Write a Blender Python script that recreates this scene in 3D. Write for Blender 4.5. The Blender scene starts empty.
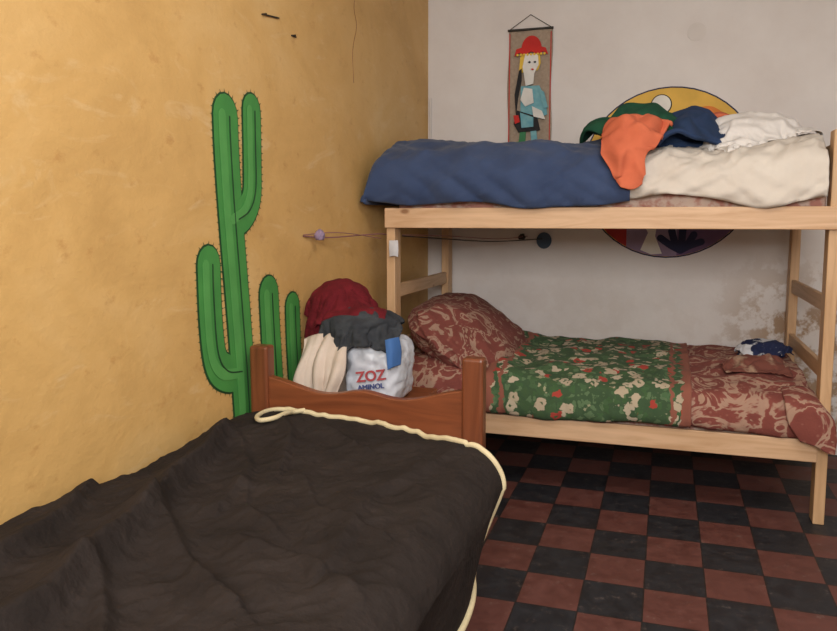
import bpy, bmesh, math, random, time
from math import sin, cos, pi, radians, exp, sqrt, atan
from mathutils import Vector, noise, Matrix
random.seed(4)
C = bpy.context.scene.collection
sc = bpy.context.scene
try:
    sc.view_settings.view_transform = 'Standard'
except Exception: pass

# ---------------------------------------------------------------- materials
def new_mat(name):
    m = bpy.data.materials.new(name); m.use_nodes = True
    nt = m.node_tree
    return m, nt, nt.nodes['Principled BSDF']
def N(nt, t, **k):
    n = nt.nodes.new(t)
    for a, v in k.items():
        if a in n.inputs: n.inputs[a].default_value = v
        else: setattr(n, a, v)
    return n
def coords(nt, scale=(1,1,1), loc=(0,0,0)):
    tc = N(nt, 'ShaderNodeTexCoord'); mp = N(nt, 'ShaderNodeMapping')
    mp.inputs['Scale'].default_value = scale; mp.inputs['Location'].default_value = loc
    nt.links.new(tc.outputs['Object'], mp.inputs['Vector']); return mp.outputs['Vector']
def ramp(nt, stops, const=False):
    r = N(nt, 'ShaderNodeValToRGB'); cr = r.color_ramp
    if const: cr.interpolation = 'CONSTANT'
    while len(cr.elements) < len(stops): cr.elements.new(0.5)
    for e, (p, c) in zip(cr.elements, stops):
        e.position = p; e.color = (c[0], c[1], c[2], 1) if len(c) == 3 else c
    return r
def bump(nt, b, h, strength, dist=0.01):
    bn = N(nt, 'ShaderNodeBump'); bn.inputs['Strength'].default_value = strength; bn.inputs['Distance'].default_value = dist
    nt.links.new(h, bn.inputs['Height']); nt.links.new(bn.outputs['Normal'], b.inputs['Normal'])
def simple(name, c1, c2=None, scale=8, rough=.8, bs=.3, bscale=60, stretch=(1,1,1), metal=0, sheen=0, spec=.5, lo=.3, hi=.7, bdist=.004):
    m, nt, b = new_mat(name)
    c2 = c2 or tuple(x*.8 for x in c1)
    v = coords(nt, stretch)
    n = N(nt, 'ShaderNodeTexNoise', Scale=scale, Detail=6.0); nt.links.new(v, n.inputs['Vector'])
    r = ramp(nt, [(lo, c2), (hi, c1)]); nt.links.new(n.outputs['Fac'], r.inputs['Fac'])
    nt.links.new(r.outputs['Color'], b.inputs['Base Color'])
    b.inputs['Roughness'].default_value = rough; b.inputs['Metallic'].default_value = metal
    b.inputs['Specular IOR Level'].default_value = spec
    if sheen: b.inputs['Sheen Weight'].default_value = sheen
    if bs:
        n2 = N(nt, 'ShaderNodeTexNoise', Scale=bscale, Detail=4.0); nt.links.new(v, n2.inputs['Vector'])
        bump(nt, b, n2.outputs['Fac'], bs, bdist)
    return m

def wall_yellow():
    m, nt, b = new_mat('yellow_paint')
    v = coords(nt, (1, 1, 1.4))
    n = N(nt, 'ShaderNodeTexNoise', Scale=1.7, Detail=9.0, Roughness=.62, Distortion=.7); nt.links.new(v, n.inputs['Vector'])
    r = ramp(nt, [(.25, (.52,.305,.10)), (.5, (.63,.385,.135)), (.66, (.67,.43,.17)), (.8, (.72,.51,.25))])
    nt.links.new(n.outputs['Fac'], r.inputs['Fac'])
    n3 = N(nt, 'ShaderNodeTexNoise', Scale=9.0, Detail=8.0, Roughness=.7); nt.links.new(v, n3.inputs['Vector'])
    r3 = ramp(nt, [(.30, (.5,.26,.06)), (.42, (1,1,1))]); nt.links.new(n3.outputs['Fac'], r3.inputs['Fac'])
    mx = N(nt, 'ShaderNodeMix', data_type='RGBA', blend_type='MULTIPLY'); mx.inputs[0].default_value = .3
    nt.links.new(r.outputs['Color'], mx.inputs[6]); nt.links.new(r3.outputs['Color'], mx.inputs[7])
    vs = coords(nt, (1, .7, 2.2), (3, 1, 0))
    n5 = N(nt, 'ShaderNodeTexNoise', Scale=4.0, Detail=10.0, Roughness=.7, Distortion=1.5); nt.links.new(vs, n5.inputs['Vector'])
    r5 = ramp(nt, [(.57, (0,0,0)), (.74, (.42,.42,.42))]); nt.links.new(n5.outputs['Fac'], r5.inputs['Fac'])
    mx5 = N(nt, 'ShaderNodeMix', data_type='RGBA'); nt.links.new(r5.outputs['Color'], mx5.inputs[0]); nt.links.new(mx.outputs[2], mx5.inputs[6]); mx5.inputs[7].default_value = (.76,.60,.36,1)
    nt.links.new(mx5.outputs[2], b.inputs['Base Color'])
    b.inputs['Roughness'].default_value = .6
    n2 = N(nt, 'ShaderNodeTexNoise', Scale=5.0, Detail=10.0, Roughness=.6); nt.links.new(v, n2.inputs['Vector'])
    bump(nt, b, n2.outputs['Fac'], .4, .02)
    return m
def wall_white():
    m, nt, b = new_mat('white_paint')
    v = coords(nt)
    n = N(nt, 'ShaderNodeTexNoise', Scale=1.5, Detail=8.0, Roughness=.6); nt.links.new(v, n.inputs['Vector'])
    r = ramp(nt, [(.3, (.62,.57,.54)), (.6, (.71,.675,.65))]); nt.links.new(n.outputs['Fac'], r.inputs['Fac'])
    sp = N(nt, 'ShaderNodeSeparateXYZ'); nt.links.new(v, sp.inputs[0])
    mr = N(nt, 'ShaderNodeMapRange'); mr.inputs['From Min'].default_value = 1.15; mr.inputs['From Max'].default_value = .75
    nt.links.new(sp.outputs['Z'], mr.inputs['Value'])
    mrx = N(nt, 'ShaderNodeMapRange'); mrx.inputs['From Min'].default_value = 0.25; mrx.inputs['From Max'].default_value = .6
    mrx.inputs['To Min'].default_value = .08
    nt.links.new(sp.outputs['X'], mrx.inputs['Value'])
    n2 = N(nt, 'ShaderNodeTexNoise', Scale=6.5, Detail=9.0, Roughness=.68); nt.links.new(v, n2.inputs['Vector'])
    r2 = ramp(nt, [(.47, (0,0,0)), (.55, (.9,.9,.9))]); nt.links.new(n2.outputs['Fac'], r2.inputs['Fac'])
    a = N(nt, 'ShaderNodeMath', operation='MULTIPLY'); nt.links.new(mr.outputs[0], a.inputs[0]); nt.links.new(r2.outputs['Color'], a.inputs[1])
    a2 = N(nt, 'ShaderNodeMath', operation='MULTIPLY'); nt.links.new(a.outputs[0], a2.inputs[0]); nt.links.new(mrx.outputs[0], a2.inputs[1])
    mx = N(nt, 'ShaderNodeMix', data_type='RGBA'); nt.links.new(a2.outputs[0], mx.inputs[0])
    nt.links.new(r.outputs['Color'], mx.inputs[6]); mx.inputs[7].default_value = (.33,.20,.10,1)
    nt.links.new(mx.outputs[2], b.inputs['Base Color'])
    b.inputs['Roughness'].default_value = .6
    n4 = N(nt, 'ShaderNodeTexNoise', Scale=6.0, Detail=10.0); nt.links.new(v, n4.inputs['Vector'])
    bump(nt, b, n4.outputs['Fac'], .3, .015)
    return m
TX, TY = .208, .235
def floor_tiles():
    m, nt, b = new_mat('checker_tiles')
    v = coords(nt, (1/TX, 1/TY, 1), (-.07/TX+.5, -3.27/TY+.5, .5))
    ck = N(nt, 'ShaderNodeTexChecker', Scale=1.0); nt.links.new(v, ck.inputs['Vector'])
    vo = coords(nt)
    n = N(nt, 'ShaderNodeTexNoise', Scale=14.0, Detail=8.0, Roughness=.7); nt.links.new(vo, n.inputs['Vector'])
    rr = ramp(nt, [(.3, (.085,.028,.023)), (.7, (.155,.056,.045))]); rb = ramp(nt, [(.3, (.009,.009,.012)), (.7, (.024,.025,.031))])
    nt.links.new(n.outputs['Fac'], rr.inputs['Fac']); nt.links.new(n.outputs['Fac'], rb.inputs['Fac'])
    mx = N(nt, 'ShaderNodeMix', data_type='RGBA')
    nt.links.new(ck.outputs['Fac'], mx.inputs[0]); nt.links.new(rb.outputs['Color'], mx.inputs[6]); nt.links.new(rr.outputs['Color'], mx.inputs[7])
    sp = N(nt, 'ShaderNodeSeparateXYZ'); nt.links.new(v, sp.inputs[0])
    outs = []
    for ax in ('X', 'Y'):
        f = N(nt, 'ShaderNodeMath', operation='FRACT'); nt.links.new(sp.outputs[ax], f.inputs[0])
        s = N(nt, 'ShaderNodeMath', operation='SUBTRACT'); nt.links.new(f.outputs[0], s.inputs[0]); s.inputs[1].default_value = .5
        ab = N(nt, 'ShaderNodeMath', operation='ABSOLUTE'); nt.links.new(s.outputs[0], ab.inputs[0]); outs.append(ab.outputs[0])
    mm = N(nt, 'ShaderNodeMath', operation='MAXIMUM'); nt.links.new(outs[0], mm.inputs[0]); nt.links.new(outs[1], mm.inputs[1])
    g = N(nt, 'ShaderNodeMath', operation='GREATER_THAN'); nt.links.new(mm.outputs[0], g.inputs[0]); g.inputs[1].default_value = .488
    mx2 = N(nt, 'ShaderNodeMix', data_type='RGBA'); nt.links.new(g.outputs[0], mx2.inputs[0]); nt.links.new(mx.outputs[2], mx2.inputs[6]); mx2.inputs[7].default_value = (.016,.011,.010,1)
    n3 = N(nt, 'ShaderNodeTexNoise', Scale=20.0, Detail=8.0, Roughness=.8); nt.links.new(vo, n3.inputs['Vector'])
    r3 = ramp(nt, [(.57, (0,0,0)), (.72, (.5,.5,.5))]); nt.links.new(n3.outputs['Fac'], r3.inputs['Fac'])
    mx3 = N(nt, 'ShaderNodeMix', data_type='RGBA'); nt.links.new(r3.outputs['Color'], mx3.inputs[0]); nt.links.new(mx2.outputs[2], mx3.inputs[6]); mx3.inputs[7].default_value = (.28,.21,.18,1)
    nt.links.new(mx3.outputs[2], b.inputs['Base Color'])
    rg = ramp(nt, [(.3, (.42,)*3), (.75, (.75,)*3)]); nt.links.new(n.outputs['Fac'], rg.inputs['Fac']); nt.links.new(rg.outputs['Color'], b.inputs['Roughness'])
    return m
def wood(name, c1, c2, axis, rough=.5):
    st = [14, 14, 14]; st[axis] = 1.2
    m, nt, b = new_mat(name)
    v = coords(nt, st)
    n = N(nt, 'ShaderNodeTexNoise', Scale=1.6, Detail=8.0, Roughness=.6, Distortion=1.2); nt.links.new(v, n.inputs['Vector'])
    r = ramp(nt, [(.3, c2), (.55, c1), (.75, tuple(min(1, x*1.12) for x in c1))]); nt.links.new(n.outputs['Fac'], r.inputs['Fac'])
    vo = coords(nt, tuple(5 if i != axis else 2.6 for i in range(3)))
    k = N(nt, 'ShaderNodeTexVoronoi', Scale=1.3); nt.links.new(vo, k.inputs['Vector'])
    kr = ramp(nt, [(.05, (.42,.3,.2)), (.1, (1,1,1))]); nt.links.new(k.outputs['Distance'], kr.inputs['Fac'])
    mx = N(nt, 'ShaderNodeMix', data_type='RGBA', blend_type='MULTIPLY'); mx.inputs[0].default_value = .9
    nt.links.new(r.outputs['Color'], mx.inputs[6]); nt.links.new(kr.outputs['Color'], mx.inputs[7])
    nt.links.new(mx.outputs[2], b.inputs['Base Color']); b.inputs['Roughness'].default_value = rough
    return m
def floral_green():
    m, nt, b = new_mat('green_floral_fleece')
    v = coords(nt)
    nz_ = N(nt, 'ShaderNodeTexNoise', Scale=22.0, Detail=3.0); nt.links.new(v, nz_.inputs['Vector'])
    ad = N(nt, 'ShaderNodeMix', data_type='RGBA', blend_type='LINEAR_LIGHT'); ad.inputs[0].default_value = .04
    nt.links.new(v, ad.inputs[6]); nt.links.new(nz_.outputs['Color'], ad.inputs[7])
    def layer(scale, cols, thr, base_socket=None, base=None):
        vr = N(nt, 'ShaderNodeTexVoronoi', Scale=scale); nt.links.new(ad.outputs[2], vr.inputs['Vector'])
        sp = N(nt, 'ShaderNodeSeparateColor'); nt.links.new(vr.outputs['Color'], sp.inputs[0])
        cr = ramp(nt, cols, True); nt.links.new(sp.outputs[0], cr.inputs['Fac'])
        mk = ramp(nt, [(thr, (1,1,1)), (thr+.05, (0,0,0))]); nt.links.new(vr.outputs['Distance'], mk.inputs['Fac'])
        mx = N(nt, 'ShaderNodeMix', data_type='RGBA'); nt.links.new(mk.outputs['Color'], mx.inputs[0])
        if base_socket: nt.links.new(base_socket, mx.inputs[6])
        else: mx.inputs[6].default_value = base
        nt.links.new(cr.outputs['Color'], mx.inputs[7]); return mx.outputs[2]
    l1 = layer(30, [(0, (.05,.11,.04)), (.3, (.10,.17,.08)), (.7, (.30,.30,.18)), (.8, (.06,.12,.05))], .42, None, (.045,.09,.04,1))
    l2 = layer(16.5, [(0, (.05,.10,.04)), (.15, (.46,.38,.27)), (.48, (.38,.05,.035)), (.66, (.07,.14,.06)), (.74, (.48,.41,.30))], .41, l1)
    l3 = layer(16.5, [(0, (.06,.10,.04)), (.5, (.30,.10,.05)), (.6,(.05,.10,.04))], .12, l2)
    sp = N(nt, 'ShaderNodeSeparateXYZ'); nt.links.new(ad.outputs[2], sp.inputs[0])
    c = N(nt, 'ShaderNodeMath', operation='ADD'); nt.links.new(sp.outputs['X'], c.inputs[0]); c.inputs[1].default_value = .335
    ab = N(nt, 'ShaderNodeMath', operation='ABSOLUTE'); nt.links.new(c.outputs[0], ab.inputs[0])
    st = ramp(nt, [(0, (0,0,0)), (.375, (1,1,1)), (.392, (0,0,0)), (.425, (1,1,1))], True); nt.links.new(ab.outputs[0], st.inputs['Fac'])
    mx4 = N(nt, 'ShaderNodeMix', data_type='RGBA'); nt.links.new(st.outputs['Color'], mx4.inputs[0]); nt.links.new(l3, mx4.inputs[6]); mx4.inputs[7].default_value = (.26,.09,.06,1)
    nt.links.new(mx4.outputs[2], b.inputs['Base Color']); b.inputs['Roughness'].default_value = .95
    n2 = N(nt, 'ShaderNodeTexNoise', Scale=120.0); nt.links.new(v, n2.inputs['Vector']); bump(nt, b, n2.outputs['Fac'], .4, .004)
    return m
def red_pattern(name='maroon_jacquard', sc_=6.5, dark=1.0):
    m, nt, b = new_mat(name)
    v = coords(nt)
    D = lambda *c: tuple(x*dark for x in c)
    n = N(nt, 'ShaderNodeTexNoise', Scale=sc_, Detail=3.5, Distortion=1.6); nt.links.new(v, n.inputs['Vector'])
    r = ramp(nt, [(0, D(.23,.065,.048)), (.40, D(.20,.052,.04)), (.50, D(.22,.058,.045)), (.52, D(.38,.23,.165)), (.575, D(.40,.25,.18)), (.595, D(.22,.058,.045)), (.68, D(.18,.048,.037)), (.7, D(.38,.23,.16))])
    nt.links.new(n.outputs['Fac'], r.inputs['Fac'])
    vr = N(nt, 'ShaderNodeTexVoronoi', Scale=30.0); nt.links.new(v, vr.inputs['Vector'])
    mk = ramp(nt, [(.16, (.7,.7,.7)), (.26, (0,0,0))]); nt.links.new(vr.outputs['Distance'], mk.inputs['Fac'])
    mx = N(nt, 'ShaderNodeMix', data_type='RGBA'); nt.links.new(mk.outputs['Color'], mx.inputs[0]); nt.links.new(r.outputs['Color'], mx.inputs[6]); mx.inputs[7].default_value = (*D(.31,.13,.095), 1)
    nt.links.new(mx.outputs[2], b.inputs['Base Color']); b.inputs['Roughness'].default_value = .95
    n2 = N(nt, 'ShaderNodeTexNoise', Scale=120.0); nt.links.new(v, n2.inputs['Vector']); bump(nt, b, n2.outputs['Fac'], .4, .004)
    return m

M = dict(
 yellow=wall_yellow(), white=wall_white(), floor=floor_tiles(),
 pineX=wood('pine_x', (.64,.42,.25), (.52,.31,.16), 0), pineY=wood('pine_y', (.56,.36,.20), (.44,.26,.12), 1), pineZ=wood('pine_z', (.58,.37,.20), (.46,.27,.13), 2),
 brX=wood('brown_x', (.215,.062,.022), (.13,.036,.013), 0, .35), brZ=wood('brown_z', (.18,.052,.019), (.11,.03,.011), 2, .35),
 black=simple('charcoal_fleece', (.030,.0230,.0205), (.017,.0130,.0115), 7, .95, .8, 45, spec=.15, bdist=.008),
 trim=simple('cream_binding', (.66,.57,.36), (.56,.47,.28), 20, .8),
 blue=simple('blue_fleece', (.052,.080,.165), (.036,.056,.12), 6, .95, .5, 200, sheen=.1, spec=.2),
 dblue=simple('dark_blue', (.03,.055,.13), (.02,.04,.09), 10, .9, spec=.2),
 orange=simple('orange_fleece', (.66,.17,.085), (.54,.13,.065), 10, .9, spec=.2),
 green=simple('green_fleece', (.02,.095,.05), (.012,.06,.035), 10, .9, spec=.2),
 sheet=simple('white_sheet', (.68,.63,.56), (.60,.54,.47), 5, .85, .2, 120),
 sheet2=simple('white_cotton', (.78,.75,.72), (.70,.67,.64), 5, .85, .2, 120),
 floral=floral_green(), red=red_pattern(), redp=red_pattern('maroon_pillowcase', 9.0, .85),
 tick=simple('mattress_ticking', (.40,.18,.14), (.55,.42,.35), 24, .9, lo=.42, hi=.58),
 maroon=simple('maroon_wool', (.15,.012,.018), (.09,.007,.011), 14, .95, .8, 90, spec=.2),
 grey=simple('grey_denim', (.050,.055,.062), (.025,.027,.033), 16, .9, .6, 90, spec=.2),
 beige=simple('beige_cloth', (.62,.52,.44), (.52,.42,.34), 10, .9),
 bag=simple('white_plastic', (.64,.67,.73), (.54,.57,.64), 10, .35, .2, 20),
 blueink=simple('blue_ink', (.05,.15,.40)), redink=simple('red_ink', (.42,.06,.07)), navyink=simple('navy_ink', (.06,.09,.28)),
 navy=simple('navy_white_cloth', (.62,.64,.68), (.012,.02,.07), 9, .9, lo=.52, hi=.55),
 brown=simple('brown_cloth', (.16,.05,.035), (.34,.22,.15), 12, .9, lo=.38, hi=.46),
 cac=simple('cactus_green', (.065,.29,.06), (.045,.23,.05), 9, .6, .1), cacl=simple('cactus_light', (.095,.35,.085), (.075,.30,.07), 9, .6, .1),
 cacd=simple('cactus_dark', (.012,.07,.02), (.01,.05,.015), 9, .6, .1),
 burlap=simple('burlap', (.38,.30,.23), (.30,.23,.17), 60, .95, .6, 150),
 red1=simple('felt_red', (.55,.02,.015)), yel=simple('felt_yellow', (.75,.5,.06)), felw=simple('felt_white', (.75,.74,.7)),
 blk=simple('felt_black', (.01,.01,.012)), fbl=simple('felt_teal', (.10,.30,.38), (.20,.42,.45), 30), fgr=simple('felt_green', (.04,.2,.08)),
 mor=simple('mural_orange', (.72,.22,.04)), mye=simple('mural_yellow', (.78,.48,.09)), mrd=simple('mural_red', (.42,.03,.03)),
 mpu=simple('mural_purple', (.16,.09,.19)), mla=simple('mural_lavender', (.30,.22,.33)), mnv=simple('mural_navy', (.015,.02,.07)),
 mwh=simple('mural_white', (.8,.78,.72)), metal=simple('dark_metal', (.05,.045,.04), metal=.6, rough=.5),
 wire=simple('pink_string', (.30,.13,.13)), paper=simple('paper', (.6,.6,.62)), teal=simple('teal_blue', (.06,.10,.16)),
 plaster=simple('plaster_ceiling', (.7,.66,.6)), plate=simple('cover_plate', (.66,.62,.59), (.62,.58,.55)),
)

# ---------------------------------------------------------------- mesh helpers
def link(o, parent=None):
    C.objects.link(o)
    if parent: o.parent = parent
    return o
def empty(name, loc=(0,0,0)):
    e = bpy.data.objects.new(name, None); e.empty_display_size = .1; C.objects.link(e); return e
def mesh_obj(name, vs, fs, mat, parent=None, smooth=False):
    me = bpy.data.meshes.new(name); me.from_pydata(vs, [], fs); me.update()
    if mat: me.materials.append(mat)
    if smooth:
        for p in me.polygons: p.use_smooth = True
    return link(bpy.data.objects.new(name, me), parent)
def box(name, x0, x1, y0, y1, z0, z1, mat, parent=None, bev=.004, seg=2, taper=1.0):
    bm = bmesh.new(); bmesh.ops.create_cube(bm, size=1)
    for v in bm.verts:
        k = taper if v.co.z < 0 else 1
        v.co = Vector(((x0+x1)/2 + v.co.x*(x1-x0)*k, (y0+y1)/2 + v.co.y*(y1-y0)*k, (z0+z1)/2 + v.co.z*(z1-z0)))
    if bev: bmesh.ops.bevel(bm, geom=bm.edges[:], offset=bev, segments=seg, affect='EDGES', profile=.5)
    me = bpy.data.meshes.new(name); bm.to_mesh(me); bm.free(); me.materials.append(mat)
    if bev > .01:
        for p in me.polygons: p.use_smooth = True
    return link(bpy.data.objects.new(name, me), parent)
def surf(name, f, nu, nv, mat, parent=None, thick=.012, offset=-1):
    vs = [tuple(f(i/nu, j/nv)) for i in range(nu+1) for j in range(nv+1)]
    fs = [(i*(nv+1)+j, (i+1)*(nv+1)+j, (i+1)*(nv+1)+j+1, i*(nv+1)+j+1) for i in range(nu) for j in range(nv)]
    o = mesh_obj(name, vs, fs, mat, parent, True)
    if thick:
        s = o.modifiers.new('thick', 'SOLIDIFY'); s.thickness = thick; s.offset = offset
    return o
def tube(name, pts, r, mat, parent=None, cyclic=False):
    cu = bpy.data.curves.new(name, 'CURVE'); cu.dimensions = '3D'; cu.bevel_depth = r; cu.bevel_resolution = 3
    sp = cu.splines.new('POLY'); sp.points.add(len(pts)-1)
    for p, q in zip(sp.points, pts): p.co = (*q, 1)
    sp.use_cyclic_u = cyclic; cu.materials.append(mat)
    return link(bpy.data.objects.new(name, cu), parent)
def smoothpts(P, n=10):
    P = [Vector(p) for p in P]; out = []
    for i in range(len(P)-1):
        p0 = P[max(i-1,0)]; p1 = P[i]; p2 = P[i+1]; p3 = P[min(i+2, len(P)-1)]
        for k in range(n):
            t = k/n
            out.append(.5*((2*p1)+(p2-p0)*t+(2*p0-5*p1+4*p2-p3)*t*t+(3*p1-p0-3*p2+p3)*t**3))
    out.append(P[-1]); return out
def lerp(pts, x):
    if x <= pts[0][0]: return pts[0][1]
    for (a, b), (c, d) in zip(pts, pts[1:]):
        if x <= c: return b + (d-b)*(x-a)/(c-a)
    return pts[-1][1]
def profile(P):
    S = smoothpts([(p[0], p[1], 0) for p in P], 8)
    L = [0]
    for a, b in zip(S, S[1:]): L.append(L[-1]+(b-a).length)
    def g(t):
        s = t*L[-1]
        for i in range(len(L)-1):
            if s <= L[i+1] + 1e-9:
                k = (s-L[i])/max(1e-9, L[i+1]-L[i]); q = S[i].lerp(S[i+1], k); return q.x, q.y
        return S[-1].x, S[-1].y
    return g
def nz(x, y, z=0, s=1): return noise.noise(Vector((x*s, y*s, z*s)))
def ridge(x, y, z=0, s=1):
    return 1-2*abs(noise.noise(Vector((x*s, y*s, z*s))))
def sstep(t): t = max(0, min(1, t)); return t*t*(3-2*t)
def heap(name, c, size, mat, parent=None, seed=0, amp=.35, freq=2.2, flat=-.75, sub=5, power=2.0):
    bm = bmesh.new(); bmesh.ops.create_icosphere(bm, subdivisions=sub, radius=1)
    for v in bm.verts:
        p = v.co.copy()
        if power > 2:
            k = (abs(p.x)**power+abs(p.y)**power+abs(p.z)**power)**(-1/power); p *= k
        q = p*freq + Vector((seed*7.3, seed*3.1, seed*1.7))
        w = noise.noise_vector(q*.6)*.7
        rr = (1-2*abs(noise.noise(q+w)))*.6 + (1-2*abs(noise.noise(q*2.1+w*2)))*.3 + (1-2*abs(noise.noise(q*4.3)))*.1
        o = noise.noise(q*.5)*.5
        p = p*(1 + amp*(rr-.4) + amp*o)
        if p.z < flat: p.z = flat
        v.co = Vector((c[0]+p.x*size[0], c[1]+p.y*size[1], c[2]+p.z*size[2]))
    me = bpy.data.meshes.new(name); bm.to_mesh(me); bm.free(); me.materials.append(mat)
    for p in me.polygons: p.use_smooth = True
    return link(bpy.data.objects.new(name, me), parent)
def cgrid(name, G, mat, parent=None, thick=.01, amp=.012, fs=9, seed=0, res=8):
    rows = [smoothpts(r, res) for r in G]
    cols = []
    for j in range(len(rows[0])): cols.append(smoothpts([r[j] for r in rows], res))
    nv = len(cols[0]); nu = len(cols); vs = []
    for c in cols:
        for p in c:
            d = noise.noise_vector(p*fs+Vector((seed,seed,seed)))*amp
            r = ridge(p.x, p.y+seed, p.z, fs*.7)*amp
            vs.append((p.x+d.x, p.y+d.y-r*.5, p.z+d.z+r*.6))
    fsx = [(i*nv+j, (i+1)*nv+j, (i+1)*nv+j+1, i*nv+j+1) for i in range(nu-1) for j in range(nv-1)]
    o = mesh_obj(name, vs, fsx, mat, parent, True)
    s = o.modifiers.new('thick', 'SOLIDIFY'); s.thickness = thick; s.offset = 0
    return o
def flat_poly(name, pts, plane, off, mat, parent=None, th=.002):
    def m(h, z, d): return (h, BY-off-d, z) if plane == 'back' else (LX+off+d, h, z)
    n = len(pts); vs = [m(h, z, 0) for h, z in pts]+[m(h, z, th) for h, z in pts]
    fs = [tuple(range(n)), tuple(range(2*n-1, n-1, -1))]+[(i, (i+1) % n, (i+1) % n+n, i+n) for i in range(n)]
    o = mesh_obj(name, vs, fs, mat, parent)
    bm = bmesh.new(); bm.from_mesh(o.data); bmesh.ops.triangulate(bm, faces=[f for f in bm.faces if len(f.verts) > 4]); bmesh.ops.recalc_face_normals(bm, faces=bm.faces[:]); bm.to_mesh(o.data); bm.free()
    return o
def stroke_outline(P, w, ncap=8):
    P = [Vector((p[0], p[1], 0)) for p in P]; P = smoothpts(P, 6); W = w
    Lp, Rp = [], []
    for i, p in enumerate(P):
        t = (P[min(i+1, len(P)-1)]-P[max(i-1, 0)]).normalized(); n = Vector((-t.y, t.x, 0))
        Lp.append(p+n*W); Rp.append(p-n*W)
    def cap(p, a, b):
        v = a-p; return [p+Matrix.Rotation(-pi*k/ncap, 3, 'Z')@v for k in range(1, ncap)]
    out = Lp+cap(P[-1], Lp[-1], Rp[-1])+Rp[::-1]+cap(P[0], Rp[0], Lp[0])
    return [(q.x, q.y) for q in out]

# cloth simulation helper ------------------------------------------------
SIMS = []
def sim_cloth(name, mat, size, loc, rot, cols, res=40, shrink=-.12, parent=None, seed=0, thick=.006, wave=.03, bend=.3):
    bm = bmesh.new(); bmesh.ops.create_grid(bm, x_segments=res, y_segments=int(res*size[1]/size[0]), size=.5)
    R_ = Matrix.Rotation(rot, 3, 'Z')
    for v in bm.verts:
        p = Vector((v.co.x*size[0], v.co.y*size[1], 0))
        p.z = wave*noise.noise(Vector((p.x*6+seed, p.y*6, seed)))+wave*.5*noise.noise(Vector((p.x*14+seed, p.y*14, seed)))
        v.co = R_@p+Vector(loc)
    me = bpy.data.meshes.new(name); bm.to_mesh(me); bm.free(); me.materials.append(mat)
    for p in me.polygons: p.use_smooth = True
    o = link(bpy.data.objects.new(name, me))
    col = bpy.data.collections.new('sim_'+name)
    for c in cols:
        if c.name not in col.objects: col.objects.link(c)
        if not any(m.type == 'COLLISION' for m in c.modifiers):
            c.modifiers.new('col', 'COLLISION')
            c.collision.thickness_outer = .006; c.collision.cloth_friction = 20; c.collision.damping = .6
    cl = o.modifiers.new('cloth', 'CLOTH'); s = cl.settings
    s.quality = 5; s.mass = .15; s.tension_stiffness = 8; s.compression_stiffness = 8; s.shear_stiffness = 4; s.bending_stiffness = bend
    s.air_damping = 3; s.shrink_min = shrink
    cs = cl.collision_settings; cs.use_collision = True; cs.distance_min = .005; cs.collision_quality = 2
    cs.use_self_collision = True; cs.self_distance_min = .005; cs.collection = col
    cl.point_cache.frame_start = 1; cl.point_cache.frame_end = 60
    SIMS.append((o, col, parent, thick)); return o
def run_sims(frames=46, limit=110):
    t0 = time.time()
    for f in range(1, frames+1):
        sc.frame_set(f)
        if time.time()-t0 > limit: print('sim time limit at', f); break
    dg = bpy.context.evaluated_depsgraph_get()
    for o, col, parent, thick in SIMS:
        me = bpy.data.meshes.new_from_object(o.evaluated_get(dg), depsgraph=dg)
        o.modifiers.clear(); o.data = me
        for p in me.polygons: p.use_smooth = True
        ss = o.modifiers.new('thick', 'SOLIDIFY'); ss.thickness = thick; ss.offset = 0
        sd = o.modifiers.new('sub', 'SUBSURF'); sd.levels = 1; sd.render_levels = 1
        if parent: o.parent = parent
    for o, col, *_ in SIMS:
        for c in list(col.objects):
            for m in [m for m in c.modifiers if m.type == 'COLLISION']: c.modifiers.remove(m)
        bpy.data.collections.remove(col)
    sc.frame_set(1)
    print('sim seconds', time.time()-t0)

# ---------------------------------------------------------------- room
LX, BY, RX, FY, H = -1.44, 4.60, 1.55, -1.6, 2.95
box('floor', LX-.1, RX+.1, FY-.1, BY+.1, -.1, 0, M['floor'], bev=0)
box('ceiling', LX-.1, RX+.1, FY-.1, BY+.1, H, H+.1, M['plaster'], bev=0)
box('wall_left', LX-.1, LX, FY, BY, 0, H, M['yellow'], bev=0)
box('wall_back', LX-.1, RX+.1, BY, BY+.1, 0, H, M['white'], bev=0)
box('wall_right', RX, RX+.1, FY, BY, 0, H, M['white'], bev=0)
box('wall_front', LX-.1, RX+.1, FY-.1, FY, 0, H, M['white'], bev=0)

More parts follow.
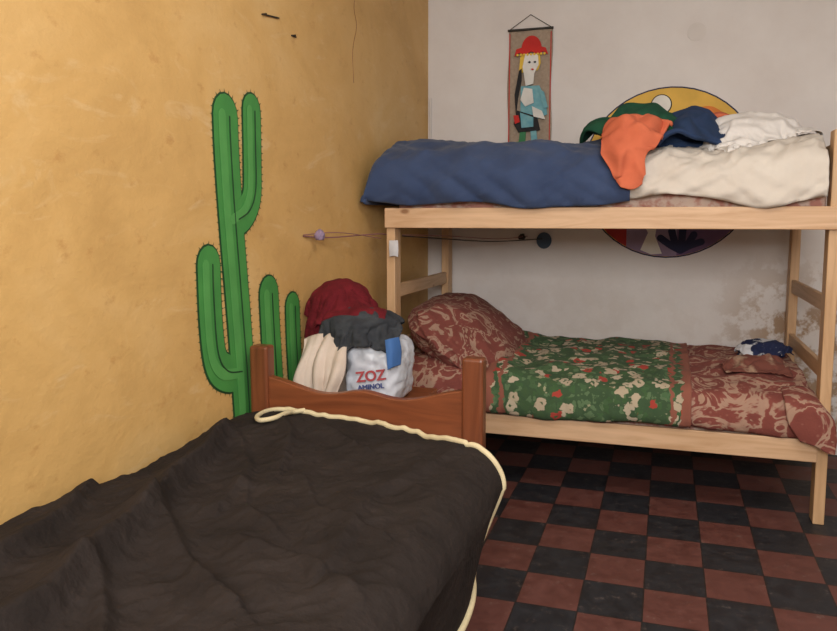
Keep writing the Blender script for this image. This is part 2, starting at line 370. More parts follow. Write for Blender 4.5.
# ---------------------------------------------------------------- cactus mural (painted on left wall)
cm = empty('cactus_mural')
strokes = [
 ([(2.385, .05), (2.375, .5), (2.345, .9), (2.31, 1.25), (2.29, 1.5), (2.285, 1.655)], .074),
 ([(2.31, 1.30), (2.39, 1.325), (2.446, 1.39), (2.455, 1.5), (2.458, 1.695)], .060),
 ([(2.35, .76), (2.26, .77), (2.19, .82), (2.165, .95), (2.16, 1.155)], .064),
 ([(2.60, .35), (2.585, .6), (2.565, .85), (2.555, 1.02)], .070),
 ([(2.78, .35), (2.765, .6), (2.75, .80), (2.745, .95)], .058),
 ([(2.38, .33), (2.5, .32), (2.6, .37)], .06),
]
spikes_v, spikes_f = [], []
for i, (P, w) in enumerate(strokes):
    flat_poly('outline_%d' % i, stroke_outline(P, w+.007), 'left', .0005+.0002*i, M['cacd'], cm, .001)
    flat_poly('body_%d' % i, stroke_outline(P, w), 'left', .003+.0002*i, M['cac'], cm, .001)
    S = smoothpts([(p[0], p[1], 0) for p in P], 6)
    sh = [(p.x-w*.35, p.y) for p in S[2:]]
    flat_poly('light_band_%d' % i, stroke_outline(sh[::6]+[sh[-1]], w*.30), 'left', .0055+.0002*i, M['cacl'], cm, .001)
    flat_poly('rib_%d' % i, stroke_outline([(p[0]+w*.63, p[1]) for p in sh[::6]+[sh[-1]]], .003), 'left', .0058+.0002*i, M['cacd'], cm, .001)
    O = stroke_outline(P, w+.004, 10)
    acc = 0
    for a, b in zip(O, O[1:]):
        a = Vector(a); b = Vector(b); L = (b-a).length
        if L < 1e-6: continue
        steps = max(1, int(L/.004))
        for kk in range(steps):
            acc += L/steps
            if acc > .024:
                acc = 0; bb_ = a.lerp(b, (kk+1)/steps); t = (b-a)/L; n = Vector((-t.y, t.x)); q = bb_+n*.015; k = len(spikes_v)
                for pt in (bb_-t*.0028, bb_+t*.0028, q): spikes_v.append((LX+.0025, pt.x, pt.y))
                spikes_f.append((k, k+1, k+2))
mesh_obj('spines', spikes_v, spikes_f, M['cacd'], cm)

# ---------------------------------------------------------------- round sunset mural on back wall
rm = empty('round_landscape_mural')
CX, CZ, R = .0, 1.565, .485
circ = lambda r, a0=0, a1=2*pi, n=48: [(CX+r*cos(a0+(a1-a0)*k/n), CZ+r*sin(a0+(a1-a0)*k/n)) for k in range(n+1)]
flat_poly('rim', circ(R)[:-1], 'back', .0005, M['mnv'], rm)
flat_poly('sky', circ(R-.008)[:-1], 'back', .003, M['mye'], rm)
def strip(name, x0, x1, ztop, mat, off, wob=.02):
    r = R-.010; n = 14
    top = [(x1+(x0-x1)*k/n, ztop+wob*sin(k*1.3+x0*9)) for k in range(n+1)]
    bot = [(x0+(x1-x0)*k/n, -sqrt(max(0, r*r-(x0+(x1-x0)*k/n)**2))) for k in range(n+1)]
    pts = [(CX+a, CZ+max(b, -sqrt(max(0, r*r-a*a))+.002)) for a, b in top]+[(CX+a, CZ+b) for a, b in bot]
    flat_poly(name, pts, 'back', off, mat, rm)
strip('hill_orange', -.46, .46, .12, M['mor'], .006, .04)
strip('hill_red', -.455, .455, -.02, M['mrd'], .0085, .05)
strip('field_lavender', -.22, .12, -.22, M['mla'], .011, .03)
strip('field_purple', .06, .42, -.17, M['mpu'], .0115, .03)
flat_poly('river', [(CX+a, CZ+b) for a, b in [(-.14,-.44),(-.10,-.34),(-.14,-.26),(-.08,-.2),(-.05,-.28),(-.06,-.36),(-.02,-.46),(-.08,-.465)]], 'back', .0135, M['mwh'], rm, .001)
for k, (a, b) in enumerate([(-.03,-.37),(.03,-.33),(.09,-.32),(.15,-.35),(.19,-.39)]):
    flat_poly('shrub_lobe_%d' % k, stroke_outline([(CX+.08, CZ-.44), (CX+(.08+a)/2, CZ-.41), (CX+a, CZ+b)], .02), 'back', .0145+.0003*k, M['mnv'], rm, .001)
flat_poly('sun', [(CX-.05+.052*cos(t*pi/12), CZ+.385+.052*sin(t*pi/12)) for t in range(24)], 'back', .0145, M['mwh'], rm, .001)
flat_poly('sun_ring', [(CX-.05+.058*cos(t*pi/12), CZ+.385+.058*sin(t*pi/12)) for t in range(24)], 'back', .006, M['blk'], rm, .002)
for k, P in enumerate([[(-.30,.10),(-.27,.22),(-.22,.32)], [(-.2,.1),(-.19,.25),(-.15,.36)], [(.02,.24),(.1,.31),(.2,.34),(.27,.30)], [(.12,.1),(.2,.18),(.3,.24),(.38,.20)], [(-.36,.1),(-.37,.17),(-.34,.25)], [(.3,.05),(.36,.1),(.42,.12)]]):
    flat_poly('cloud_%d' % k, stroke_outline([(CX+a, CZ+b) for a, b in P], .026), 'back', .0155+.0003*k, M['mrd'] if k % 2 else M['mor'], rm, .001)

# ---------------------------------------------------------------- wall hanging with doll
wh = empty('wall_hanging')
hx0, hx1, hz0, hz1 = -.932, -.672, 1.72, 2.42; hc = (hx0+hx1)/2
def hang_cloth(u, v):
    return (hx0+(hx1-hx0)*u+.004*sin(v*9), BY-.012-.004*sin(u*7+v*3), hz0+(hz1-hz0)*v)
surf('burlap_panel', hang_cloth, 12, 30, M['burlap'], wh, .004)
tube('top_rod', [(hx0-.005, BY-.015, hz1), (hx1+.005, BY-.015, hz1)], .007, M['metal'], wh)
tube('cord', [(hx0, BY-.015, hz1), (hc, BY-.01, hz1+.085), (hx1, BY-.015, hz1)], .002, M['metal'], wh)
F = lambda n, P, mt, off: flat_poly(n, [(hc+a, hz0+b) for a, b in P], 'back', off, mt, wh, .008)
F('red_edge_left', [(-.125,.02),(-.120,.02),(-.120,.68),(-.125,.68)], M['red1'], .010)
F('red_edge_right', [(.120,.02),(.125,.02),(.125,.68),(.120,.68)], M['red1'], .010)
F('hat_crown', [(.035*cos(t)*1.7+.01, .585+.075*sin(t)) for t in [pi*k/12 for k in range(13)]], M['red1'], .022)
F('hat_brim', [(-.09,.545),(-.08,.585),(.01,.61),(.095,.585),(.11,.545),(.08,.565),(.05,.55),(.01,.568),(-.03,.55),(-.06,.565)], M['red1'], .026)
F('hair', [(-.055,.555),(.06,.555),(.065,.50),(.05,.46),(-.045,.45),(-.07,.40),(-.06,.49)], M['yel'], .020)
F('face', [(-.025,.555),(.05,.55),(.055,.49),(.03,.44),(.025,.38),(-.02,.37),(-.03,.43),(-.04,.48)], M['felw'], .030)
F('eye', [(-.008,.505),(.004,.512),(.01,.505),(.002,.498)], M['blk'], .040)
F('eye_b', [(.025,.505),(.036,.51),(.042,.505),(.035,.498)], M['blk'], .040)
F('cheek_mouth', [(.01,.465),(.022,.468),(.03,.463),(.02,.457)], M['red1'], .040)
F('torso', [(-.05,.37),(.06,.37),(.095,.30),(.11,.20),(.03,.17),(-.05,.21)], M['fbl'], .024)
F('scarf', [(-.06,.46),(-.045,.47),(-.045,.40),(-.065,.30),(-.075,.20),(-.085,.32)], M['blk'], .034)
F('shirt', [(-.03,.36),(.02,.35),(.03,.27),(-.02,.25),(-.05,.29)], M['felw'], .034)
F('arm', [(.06,.35),(.09,.33),(.115,.24),(.09,.235)], M['fbl'], .034)
F('arm_stripe', [(.02,.25),(.08,.22),(.10,.17),(.03,.19)], M['felw'], .036)
F('skirt', [(-.07,.23),(.05,.19),(.07,.11),(-.06,.10),(-.09,.15)], M['blk'], .028)
F('skirt_panel', [(-.05,.215),(.03,.185),(.03,.13),(-.04,.125)], M['fbl'], .037)
F('sash', [(-.09,.20),(-.06,.20),(-.05,.16),(-.08,.15)], M['red1'], .038)
F('leg_1', [(-.05,.12),(-.015,.12),(-.02,.03),(-.06,.03)], M['fgr'], .024)
F('leg_2', [(.01,.12),(.045,.12),(.055,.04),(.02,.03)], M['fbl'], .024)
F('shoe_1', [(-.07,.045),(-.01,.045),(-.01,.02),(-.075,.02)], M['fgr'], .03)
F('shoe_2', [(.015,.045),(.06,.045),(.075,.02),(.015,.02)], M['yel'], .03)
for k in range(9):
    F('pompom_%d' % k, [(-.07+.02*k+.007*cos(t), .55+.007*sin(t)) for t in [2*pi*j/8 for j in range(8)]], M['yel'], .036)

# ---------------------------------------------------------------- bunk bed
bb = empty('bunk_bed')
XL, XR, YF, YB = -1.288, .6615, 3.50, 4.55
pw = .045; pd = .085
for nm, x, y, top in (('post_front_left', XL, YF, 1.36), ('post_front_right', XR, YF, 1.67), ('post_back_left', XL, YB-pd, 1.36), ('post_back_right', XR, YB-pd, 1.67)):
    box(nm, x-pw/2, x+pw/2, y, y+pd, 0, top, M['pineZ'], bb)
for nm, z0, z1 in (('upper', 1.262, 1.358), ('lower', .278, .375)):
    box(nm+'_rail_front', XL-pw/2-.002 if nm == 'upper' else XL+pw/2, XR+pw/2+.002 if nm == 'upper' else XR-pw/2, YF-.022, YF-.001, z0, z1, M['pineX'], bb)
    box(nm+'_rail_back', XL+pw/2, XR-pw/2, YB-.03, YB-.005, z0, z1, M['pineX'], bb)
    for k in range(11):
        x = XL+.1+k*.175; box(nm+'_slat_%d' % k, x, x+.07, YF+.0, YB-.031, z0+.03, z0+.048, M['pineY'], bb)
for x, s in ((XL, 'left'), (XR, 'right')):
    for k, (z0, z1) in enumerate(((1.262, 1.358), (.91, .98), (.62, .69), (.278, .375))):
        box('end_rail_%s_%d' % (s, k), x-.012, x+.012, YF+pd, YB-pd, z0, z1, M['pineY'], bb)
box('headboard_rail', XR-.012, XR+.012, YF+pd, YB-pd, 1.54, 1.62, M['pineY'], bb)

box('mattress', XL+.03, XR-.03, YF+.02, YB-.05, 1.33, 1.49, M['tick'], bev=.03, seg=4)
box('mattress', XL+.03, XR-.03, YF+.02, YB-.05, .33, .47, M['tick'], bev=.03, seg=4)

pb = profile([(3.452,1.365),(3.432,1.42),(3.442,1.52),(3.54,1.615),(3.75,1.67),(4.05,1.685),(4.38,1.66),(4.53,1.56),(4.545,1.40)])
def blue(u, v):
    y, z = pb(v)
    t = u/.12
    if t < 1:
        k = sstep(t)**.5
        x = -1.405+.075*(1-cos(t*pi/2)); z = 1.375+(z-1.375)*k
    else: x = -1.33+1.17*(u-.12)/.88
    top = sstep((z-1.40)/.2)
    fr = 1-sstep((y-3.5)/.3)
    h = .022*ridge(x*1.1, y*1.6, 3, 1.9)+.018*nz(x, y, 0, 5)+.020*ridge(x*.8+y, y*1.3, 7, 5)+.006*ridge(x, y, 2, 13)
    z += h*top + .015*top*sin(x*3.3+1.0) - .03*top*sstep((x+.62)/.2)
    y += fr*(.018*nz(x*2.0, z*.7, 1, 3)+.016*ridge(x*1.6+z*1.8, z, 2, 3.5)+.006*ridge(x*2-z*3, z, 5, 6)-.012)
    if v < .12: z += (1-v/.12)*(.014*sin(x*5)+.02*nz(x, 0, 5, 4)+.018*sstep((x+.55)/.3)+.03*(1-sstep((x+1.4)/.25)))
    x += .01*nz(x, y, z, 4)
    if x < LX+.012: x = LX+.012
    return x, y, z
surf('blue_blanket', blue, 200, 130, M['blue'], None, .014)

pw_ = profile([(3.462,1.395),(3.452,1.44),(3.478,1.525),(3.60,1.58),(3.9,1.62),(4.3,1.62),(4.53,1.56)])
def sheet(u, v):
    y, z = pw_(v); x = -.20+(.82)*u
    fr = 1-sstep((y-3.5)/.35)
    z += sstep((z-1.45)/.1)*(.02*ridge(x*1.5, y, 4, 3.0)+.020*ridge(x+.4*y, y, 1, 7)+.010*ridge(x-.6*y, y, 1, 14)+.03*sstep((x-.3)/.3))
    y += fr*(.014*ridge(x*2+z*4, z, 1, 3.5)+.012*ridge(x*2-z*3, z, 3, 6)+.01*nz(x*3, z, 2, 4)-.01)
    if v < .25: z += (1-v/.25)*(.016*sin(x*11+1)+.022*nz(x, 1, 5, 6)-.012*sin((x-.1)*5)-.02*exp(-((x-.42)/.12)**2))
    return x, y, z
sheet_o = surf('white_sheet', sheet, 150, 100, M['sheet'], None, .006)

q = empty('folded_quilt')
cgrid('green_face', [
 [(-.42,3.86,1.68),(-.34,3.72,1.70),(-.22,3.62,1.69),(-.10,3.58,1.66),(.0,3.60,1.665)],
 [(-.42,3.94,1.73),(-.33,3.82,1.75),(-.20,3.70,1.785),(-.06,3.66,1.75),(.06,3.68,1.70)],
 [(-.36,4.04,1.73),(-.27,3.96,1.79),(-.14,3.86,1.82),(.02,3.82,1.765),(.12,3.80,1.70)],
 [(-.30,4.2,1.72),(-.22,4.14,1.77),(-.08,4.08,1.78),(.08,4.0,1.74),(.18,3.95,1.69)]], M['green'], q, .018, .034, 9, 1, 14)
cgrid('orange_lining', [
 [(-.265,3.64,1.72),(-.19,3.61,1.755),(-.09,3.60,1.74),(.00,3.61,1.70)],
 [(-.285,3.51,1.66),(-.21,3.475,1.69),(-.11,3.475,1.68),(-.02,3.50,1.665)],
 [(-.275,3.43,1.57),(-.20,3.405,1.59),(-.12,3.42,1.60),(-.05,3.45,1.61)],
 [(-.23,3.418,1.48),(-.185,3.402,1.49),(-.14,3.41,1.50),(-.09,3.43,1.53)],
 [(-.19,3.42,1.42),(-.165,3.415,1.422),(-.145,3.418,1.425),(-.12,3.425,1.435)]], M['orange'], q, .014, .034, 12, 2, 14)
cgrid('blue_face', [
 [(-.06,3.56,1.62),(.03,3.57,1.655),(.13,3.60,1.65),(.22,3.72,1.645)],
 [(.0,3.76,1.73),(.08,3.76,1.77),(.17,3.80,1.75),(.25,3.86,1.67)],
 [(.0,3.94,1.76),(.10,3.95,1.81),(.20,3.96,1.77),(.28,4.0,1.68)],
 [(.0,4.15,1.70),(.10,4.15,1.73),(.20,4.12,1.71),(.30,4.1,1.66)]], M['dblue'], q, .020, .038, 9, 3, 14)
cgrid('orange_corner', [
 [(.17,3.98,1.785),(.24,3.98,1.795),(.30,3.99,1.75),(.35,4.0,1.69)],
 [(.17,4.06,1.775),(.24,4.06,1.80),(.31,4.06,1.765),(.36,4.07,1.69)],
 [(.17,4.16,1.72),(.25,4.16,1.73),(.32,4.16,1.70),(.38,4.16,1.66)]], M['orange'], q, .02, .015, 8, 4)
heap('quilt_core', (-.08, 3.90, 1.655), (.27, .21, .08), M['dblue'], q, 8, .25, 1.6)

wb = empty('crumpled_white_sheet')
wcore = heap('bundle_core', (.37, 3.92, 1.69), (.17, .13, .085), M['sheet2'], wb, 3, .6, 1.4, sub=4)
sim_cloth('draped_top', M['sheet2'], (.48, .42), (.35, 3.84, 1.81), .5, [wcore, sheet_o], 42, -.08, wb, 1, .004, .08, .7)

# ---------------------------------------------------------------- lower bunk bedding
pl = profile([(3.470,.385),(3.452,.43),(3.480,.515),(3.62,.555),(3.9,.575),(4.3,.585),(4.50,.57),(4.535,.47)])
def low(x0, x1, lift, seed, hemw):
    def f(u, v):
        y, z = pl(v); x = x0+(x1-x0)*u
        fr = 1-sstep((y-3.5)/.3)
        tz = sstep((z-.44)/.1)
        z += lift*tz+tz*(.014*ridge(x*1.3, y, 0, 3)+.014*ridge(x, y*.7, 3, 7)+.010*nz(x, y, 0, 7)+.03*sstep((-.6-x)/.2))
        y += -lift*fr*1.2+fr*(.012*nz(x*2.2, z, 0, 5)+.008*ridge(x*3+z*2, z, 0, 4))
        if v < .15: z += (1-v/.15)*(hemw*sin(x*7+seed)+.01*nz(x, 0, seed, 5))
        return x, y, z
    return f
mb = surf('maroon_patterned_blanket', low(-1.24, .625, 0, 1, .006), 190, 90, M['red'], None, .010)
surf('green_floral_blanket', low(-.80, .13, .014, 2, .008), 120, 90, M['floral'], None, .010)
cgrid('blanket_corner', [
 [(.50,3.60,.565),(.58,3.60,.57),(.63,3.60,.55),(.634,3.60,.5)],
 [(.50,3.47,.535),(.58,3.455,.54),(.64,3.44,.52),(.68,3.45,.48)],
 [(.52,3.435,.44),(.60,3.425,.45),(.66,3.42,.43),(.70,3.43,.40)],
 [(.56,3.44,.37),(.62,3.425,.36),(.67,3.42,.34),(.695,3.43,.335)]], M['red'], mb, .012, .008, 9, 5)
def pillow(name, c, dims, rot, mat, seed=0):
    bm = bmesh.new(); bmesh.ops.create_icosphere(bm, subdivisions=6, radius=1)
    for v in bm.verts:
        p = v.co.normalized()
        k = (abs(p.x)**3.2+abs(p.y)**3.2+abs(p.z*.8)**2.2)**(-1/3.0); p = p*k
        edge = max(abs(p.x), abs(p.y)); p.z *= (1-.45*edge**3)
        p *= 1+.05*ridge(p.x, p.y, p.z+seed, 1.7)+.03*ridge(p.x, p.y*.6, p.z+seed, 4)
        v.co = Vector((p.x*dims[0], p.y*dims[1], p.z*dims[2]))
    me = bpy.data.meshes.new(name); bm.to_mesh(me); bm.free(); me.materials.append(mat)
    for p in me.polygons: p.use_smooth = True
    o = link(bpy.data.objects.new(name, me)); o.location = c; o.rotation_euler = rot; return o
pillow('pillow', (-.985, 3.96, .655), (.31, .42, .145), (radians(2), radians(34), radians(0)), M['redp'], 3)

fs_ = empty('folded_shirt')
c1 = heap('shirt_core', (.49, 4.22, .62), (.10, .09, .045), M['navy'], fs_, 2, .5, 1.6, sub=4)
sim_cloth('shirt_cloth', M['navy'], (.27, .22), (.49, 4.20, .70), .5, [c1, mb], 30, -.05, fs_, 4, .005, .06, .6)
bc_ = empty('brown_cloth')
c2 = heap('cloth_core', (.43, 3.88, .605), (.10, .065, .032), M['brown'], bc_, 6, .5, 1.8, sub=4)
sim_cloth('cloth_sheet', M['brown'], (.30, .19), (.43, 3.86, .67), .2, [c2, mb], 32, -.08, bc_, 6, .006, .06, .5)

# ---------------------------------------------------------------- string with ornaments
st = empty('hanging_string')
tube('string', smoothpts([(LX+.004,2.85,1.235),(-1.40,3.05,1.225),(-1.345,3.48,1.232),(-1.315,3.6,1.22)], 8), .003, M['wire'], st)
tube('string_b', smoothpts([(LX+.004,2.85,1.24),(-1.38,3.1,1.245),(-1.335,3.49,1.21)], 8), .002, M['wire'], st)
tube('string_c', smoothpts([(-1.262,3.6,1.22),(-1.15,3.9,1.20),(-.95,4.3,1.175),(-.71,BY-.02,1.185)], 8), .003, M['metal'], st)
tube('string_d', smoothpts([(-1.262,3.6,1.225),(-1.12,3.9,1.215),(-.93,4.3,1.19),(-.80,BY-.02,1.20)], 8), .002, M['wire'], st)
heap('bow', (-1.40, 2.93, 1.235), (.02, .02, .025), M['mla'], st, 2, .5, 1.5, sub=3)
cgrid('paper_tag', [[(-1.285,3.472,1.20),(-1.26,3.472,1.20),(-1.24,3.472,1.20)],[(-1.285,3.468,1.16),(-1.26,3.464,1.16),(-1.238,3.47,1.16)],[(-1.283,3.47,1.12),(-1.26,3.466,1.125),(-1.24,3.472,1.12)]], M['paper'], st, .002, .002)
flat_poly('pendant', [(-.700+.045*cos(k*pi/10), 1.175+.05*sin(k*pi/10)) for k in range(20)], 'back', .012, M['teal'], st, .01)
heap('knot', (-.83, BY-.05, 1.195), (.02, .02, .02), M['metal'], st, 4, .5, 1.5, sub=3)

# ---------------------------------------------------------------- dark wooden single bed
sb = empty('single_bed')
HY = 2.38; PX0, PX1 = -1.372, -.585
for nm, x in (('head_post_left', PX0), ('head_post_right', PX1)):
    box(nm, x-.036, x+.036, HY-.03, HY+.03, .26, .855, M['brZ'], sb, .010, 3)
    box(nm+'_foot', x-.030, x+.018, HY-.024, HY+.024, 0, .27, M['brZ'], sb, .006, 2, .5)
def wavy(name, z0, amp, hgt, mat):
    n = 40; vs = []; fs = []
    for i in range(n+1):
        t = i/n; x = PX0+.034+(PX1-PX0-.068)*t
        zt = z0+hgt + amp*(.9*abs(2*t-1)**2.2) + amp*.35*cos((t-.5)*4*pi)*(1-abs(2*t-1))
        zb = z0
        for y in (HY-.018, HY+.018): vs += [(x, y, zb), (x, y, zt)]
    for i in range(n):
        a = i*4; b = a+4
        fs += [(a, b, b+1, a+1), (a+2, a+3, b+3, b+2), (a+1, b+1, b+3, a+3), (a, a+2, b+2, b)]
    o = mesh_obj(name, vs, fs, mat, sb); bv = o.modifiers.new('b', 'BEVEL'); bv.width = .004; bv.segments = 2
wavy('head_top_rail', .575, .05, .125, M['brX'])
box('head_low_rail', PX0+.034, PX1-.034, HY-.015, HY+.015, .30, .38, M['brX'], sb)
for k in range(5):
    x = PX0+.13+k*.13; box('head_slat_%d' % k, x-.02, x+.02, HY-.01, HY+.01, .37, .60, M['brZ'], sb)
for nm, x in (('side_rail_left', PX0), ('side_rail_right', PX1)):
    box(nm, x-.012, x+.012, .46, HY-.028, .27, .38, M['brZ'], sb)
for nm, x in (('foot_post_left', PX0), ('foot_post_right', PX1)):
    box(nm, x-.036, x+.036, .40, .46, 0, .60, M['brZ'], sb, .010, 3)
box('foot_rail', PX0+.034, PX1-.034, .41, .45, .30, .55, M['brX'], sb)
box('mattress', PX0+.02, PX1-.02, .47, HY-.12, .39, .56, M['sheet'], bev=.03, seg=4)

def seg_d(x, y, a, b):
    ax, ay = a; bx, by = b; dx, dy = bx-ax, by-ay; L2 = dx*dx+dy*dy
    t = max(0, min(1, ((x-ax)*dx+(y-ay)*dy)/L2)); px, py = ax+dx*t, ay+dy*t
    side = (x-ax)*dy-(y-ay)*dx
    return sqrt((x-px)**2+(y-py)**2), side
ridges = [([(-1.27,1.98),(-1.17,1.62),(-1.03,1.2),(-.97,.95),(-1.0,.7)], .060, .045),
          ([(-1.10,1.42),(-.92,1.25),(-.70,1.10)], .026, .026),
          ([(-.98,1.10),(-.80,.90),(-.66,.75)], .026, .024),
          ([(-1.36,1.50),(-1.25,1.3),(-1.18,1.0)], .036, .035),
          ([(-1.20,1.95),(-1.05,1.75),(-.98,1.5)], .018, .03),
          ([(-1.22,2.2),(-1.08,2.05),(-.98,1.8)], .020, .03),
          ([(-1.0,2.15),(-.8,2.0),(-.65,1.95)], .012, .022),
          ([(-.90,1.75),(-.75,1.55),(-.55,1.45)], .013, .020),
          ([(-.85,1.35),(-.70,1.32),(-.52,1.22)], .013, .020),
          ([(-1.0,1.65),(-.92,1.50),(-.80,1.42)], .012, .018),
          ([(-.56,2.05),(-.66,1.7),(-.62,1.3)], .014, .04)]
def bfold(x, y):
    h = 0
    x += .02*nz(x, y, 3, 4)
    for P, a, w in ridges:
        dd = min((seg_d(x, y, p, q_) for p, q_ in zip(P, P[1:])), key=lambda t: t[0])
        ww = w*(.5 if dd[1] < 0 else 1.5); h += a*exp(-(dd[0]/ww)**1.6)
    return h
yend = [(0, 2.24), (.16, 2.285), (.5, 2.26), (.70, 2.19), (.86, 2.10), (.95, 2.07), (1.05, 2.06), (1.12, 2.05), (1.18, 2.01), (1.225, 1.90)]
SM = 1.225
def blk(u, v):
    s = SM*u
    ye = lerp(yend, s)
    y = .30+(ye-.30)*v
    if s < .08: x = -1.405+.04*(1-cos(s/.08*pi/2)); zd = -.10*(1-sin(s/.08*pi/2))
    elif s < .90: x = -1.365+(s-.08)*(.855/.82); zd = 0
    elif s < 1.03:
        f = (s-.90)/.13*pi/2; x = -.51+.09*sin(f); zd = -.085*(1-cos(f))
    else:
        x = -.42-.24*(s-1.03)+.03*sin(y*7+s*2)*(s-1.03)/.2; zd = -.085-(s-1.03)
        x += .012*nz(y*4, s*2, 0, 1)
    base = .618+lerp([(.3, .02), (1.17, .02), (1.6, -.015), (1.75, -.015), (2.05, .01), (2.3, .0)], y)*lerp([(-1.4, 1), (-1.0, .4), (-.6, .0)], x)
    k = 1 if s < .9 else max(0, 1-(s-.9)/.15)
    z = base+zd+k*(bfold(x, y)+.012*nz(x, y, 0, 3)+.012*ridge(x, y*1.2, 1, 4)+.006*ridge(x-.5*y, y, 1, 11)+.003*ridge(x, y, 5, 24))
    z += .004*sstep((y-2.0)/.25)*k
    x = max(x, LX+.012)
    return x, y, max(z, .02)
db = surf('dark_fleece_blanket', blk, 260, 280, M['black'], None, .012)
edge = [Vector(blk(i/200, 1.0))+Vector((0, .006, .004)) for i in range(34, 201)]
edge += [Vector(blk(1.0, 1-i/60))+Vector((.004, 0, -.004)) for i in range(1, 50)]
tube('binding', [tuple(p) for p in edge], .009, M['trim'], db)
e0 = edge[0]
def onb(dx, dy): # loop lies on the blanket surface
    x, y = e0.x+dx, e0.y+dy
    z = Vector(blk(min(1, max(0, ((x+1.365)/(.855/.82)+.08)/SM)), min(1, (y-.30)/(lerp(yend, (x+1.365)/(.855/.82)+.08)-.30)))).z
    return Vector((x, y, z+.010))
tube('binding_loop', smoothpts([e0, onb(-.025,-.02), onb(-.04,-.07), onb(-.03,-.14), onb(.01,-.19), onb(.05,-.17), onb(.055,-.10), onb(.05,-.04), onb(.075,-.005)], 10), .008, M['trim'], db)

# ---------------------------------------------------------------- nightstand and pile of clothes
ns = empty('nightstand')
ntop = box('top', -1.425, -.925, 2.56, 3.10, .545, .572, M['brX'], ns, .006)
for k, (x, y) in enumerate(((-1.40,2.59),(-.96,2.59),(-1.40,3.07),(-.96,3.07))):
    box('leg_%d' % k, x-.018, x+.018, y-.018, y+.018, 0, .545, M['brZ'], ns)
box('side_left', -1.40, -1.385, 2.60, 3.06, .15, .545, M['brZ'], ns); box('side_right', -.975, -.96, 2.60, 3.06, .15, .545, M['brZ'], ns)
box('drawer_front', -1.385, -.975, 2.585, 2.60, .38, .53, M['brX'], ns); box('shelf', -1.385, -.975, 2.60, 3.06, .15, .17, M['brX'], ns)
heap('knob', (-1.18, 2.575, .455), (.014, .014, .014), M['metal'], ns, 0, 0, 1, sub=3)

bag = empty('plastic_bag')
bb0 = heap('bag_body', (-1.09, 2.84, .700), (.112, .14, .130), M['bag'], bag, 4, .13, 2.2, -.93, 5, 4.5)
t = bpy.data.curves.new('lettering', 'FONT'); t.body = 'ZOZ'; t.size = .056; t.extrude = .004; t.offset = .001; t.materials.append(M['redink'])
o = link(bpy.data.objects.new('lettering', t), bag); o.location = (-1.125, 2.668, .675); o.rotation_euler = (radians(86), radians(-8), radians(6))
t = bpy.data.curves.new('small_lettering', 'FONT'); t.body = 'AMINOL'; t.size = .028; t.extrude = .004; t.materials.append(M['navyink'])
o = link(bpy.data.objects.new('small_lettering', t), bag); o.location = (-1.12, 2.668, .643); o.rotation_euler = (radians(86), radians(-8), radians(6))
cgrid('blue_band', [[(-1.01,2.675,.845),(-.99,2.68,.85),(-.968,2.72,.85)],[(-1.0,2.668,.79),(-.978,2.675,.80),(-.962,2.73,.80)],[(-.995,2.668,.73),(-.978,2.675,.74),(-.962,2.72,.745)]], M['blueink'], bag, .003, .003)

gj = empty('grey_jacket')
gcore = heap('jacket_core', (-1.16, 2.80, .885), (.135, .105, .055), M['grey'], gj, 7, .3, 1.5, sub=4)
ms = empty('maroon_sweater')
mcore = heap('sweater_core', (-1.295, 2.90, .945), (.105, .12, .090), M['maroon'], ms, 9, .25, 1.4, sub=4)
bg = empty('beige_cloth')
bcore = heap('cloth_bundle_core', (-1.285, 2.80, .70), (.085, .10, .14), M['beige'], bg, 11, .2, 1.6, -.85, sub=4)
def bei(u, v):
    x = -1.365+.20*u-.02*v*(u-.5); y = 2.70-.10*v-.03*sin(v*pi)*1 ; z = .825-.24*v
    pl_ = .016*sin(u*17+v*2.5+1.3*sin(v*3))+.008*sin(u*31+v*4)
    y += pl_*(.4+.6*v); x += .008*sin(v*7+u*5)+.02*v*sin(u*6)*.5; z += .012*sin(u*9)*v+.03*(1-v)*sin(u*pi)
    return x, y, max(z, .58)
surf('draped_front', bei, 60, 40, M['beige'], bg, .008)
sim_cloth('jacket_cloth', M['grey'], (.37, .29), (-1.165, 2.765, .985), .35, [gcore, bb0, bcore, ntop], 42, -.2, gj, 2, .008, .05)
sim_cloth('sweater_cloth', M['maroon'], (.38, .37), (-1.285, 2.87, 1.085), .3, [mcore, gcore, bcore], 42, -.2, ms, 3, .012, .05)
try:
    run_sims(32)
except Exception as ex:
    print('SIM FAILED', ex)
# keep every draped cloth on the room side of the left wall
for ob in [o_ for o_, *_ in SIMS]:
    for v in ob.data.vertices:
        if v.co.x < LX+.012: v.co.x = LX+.012

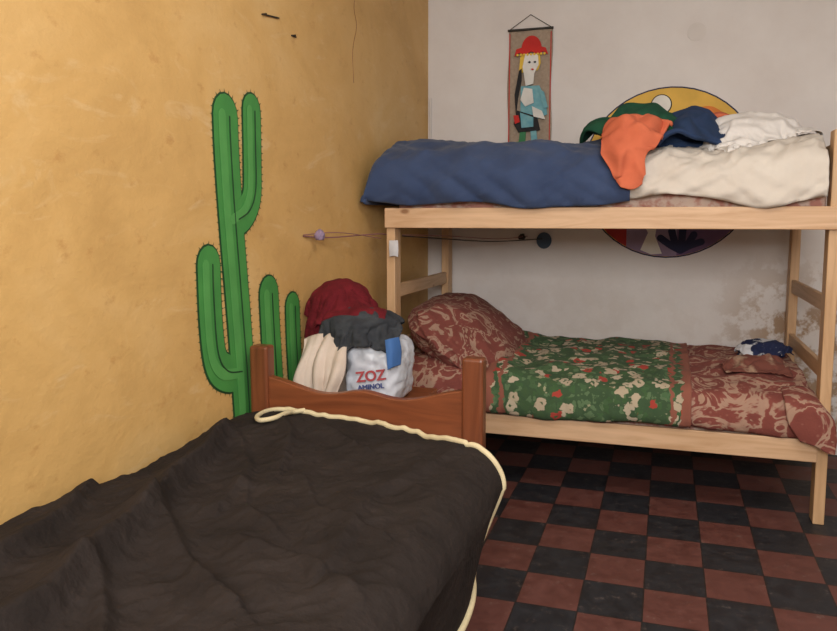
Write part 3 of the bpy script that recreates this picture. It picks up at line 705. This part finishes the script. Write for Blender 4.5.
# ---------------------------------------------------------------- small wall details
def nail(y, z, dy, dz):
    e = empty('wall_nail'); tube('shaft', [(LX, y, z), (LX+.02, y, z)], .003, M['metal'], e)
    tube('wire_tail', [(LX+.005, y, z), (LX+.006, y+dy, z+dz)], .003, M['metal'], e)
nail(2.55, 2.055, .12, .015); nail(2.78, 2.03, .03, 0)
cb = empty('wall_cable'); tube('cable', [(LX+.02, BY-.012, 2.05), (LX+.02, BY-.012, 1.75)], .006, M['plate'], cb)
ck = empty('wall_crack'); tube('crack_line', smoothpts([(LX+.001,3.45,2.4),(LX+.001,3.42,2.3),(LX+.001,3.45,2.22),(LX+.001,3.40,2.1),(LX+.001,3.41,1.95)],4), .001, M['brX'], ck)
cp = empty('round_cover_plate')
flat_poly('disc', [(.125+.05*cos(k*pi/16), 2.34+.05*sin(k*pi/16)) for k in range(32)], 'back', .0, M['plate'], cp, .004)

# ---------------------------------------------------------------- lights
def area(name, loc, rot, sx, sy, e, col):
    l = bpy.data.lights.new(name, 'AREA'); l.shape = 'RECTANGLE'; l.size = sx; l.size_y = sy; l.energy = e; l.color = col
    o = link(bpy.data.objects.new(name, l)); o.location = loc; o.rotation_euler = rot; return o
area('added_key_light', (.2, -1.2, 2.1), (radians(76), 0, radians(6)), 1.5, 1.0, 108, (1, .98, .955))  # added key lamp behind the camera; the room has no window there
area('added_fill_light', (.2, 1.7, 2.88), (0, 0, 0), .8, .8, 26, (1, .95, .89))  # added overhead fill to lift the shadows, not a room fixture
w = bpy.data.worlds.new('World'); sc.world = w; w.use_nodes = True
w.node_tree.nodes['Background'].inputs[0].default_value = (.8,.85,1,1); w.node_tree.nodes['Background'].inputs[1].default_value = .3

# ---------------------------------------------------------------- camera
cam = bpy.data.cameras.new('camera'); co = bpy.data.objects.new('camera', cam); C.objects.link(co)
cam.sensor_width = 36; cam.sensor_fit = 'HORIZONTAL'; cam.lens = 755/837*36
cam.shift_y = -17.5/837
cam.clip_start = .02
co.location = (0, 0, 1.31)
co.rotation_euler = (radians(90-6.05), 0, radians(18.1))
sc.camera = co
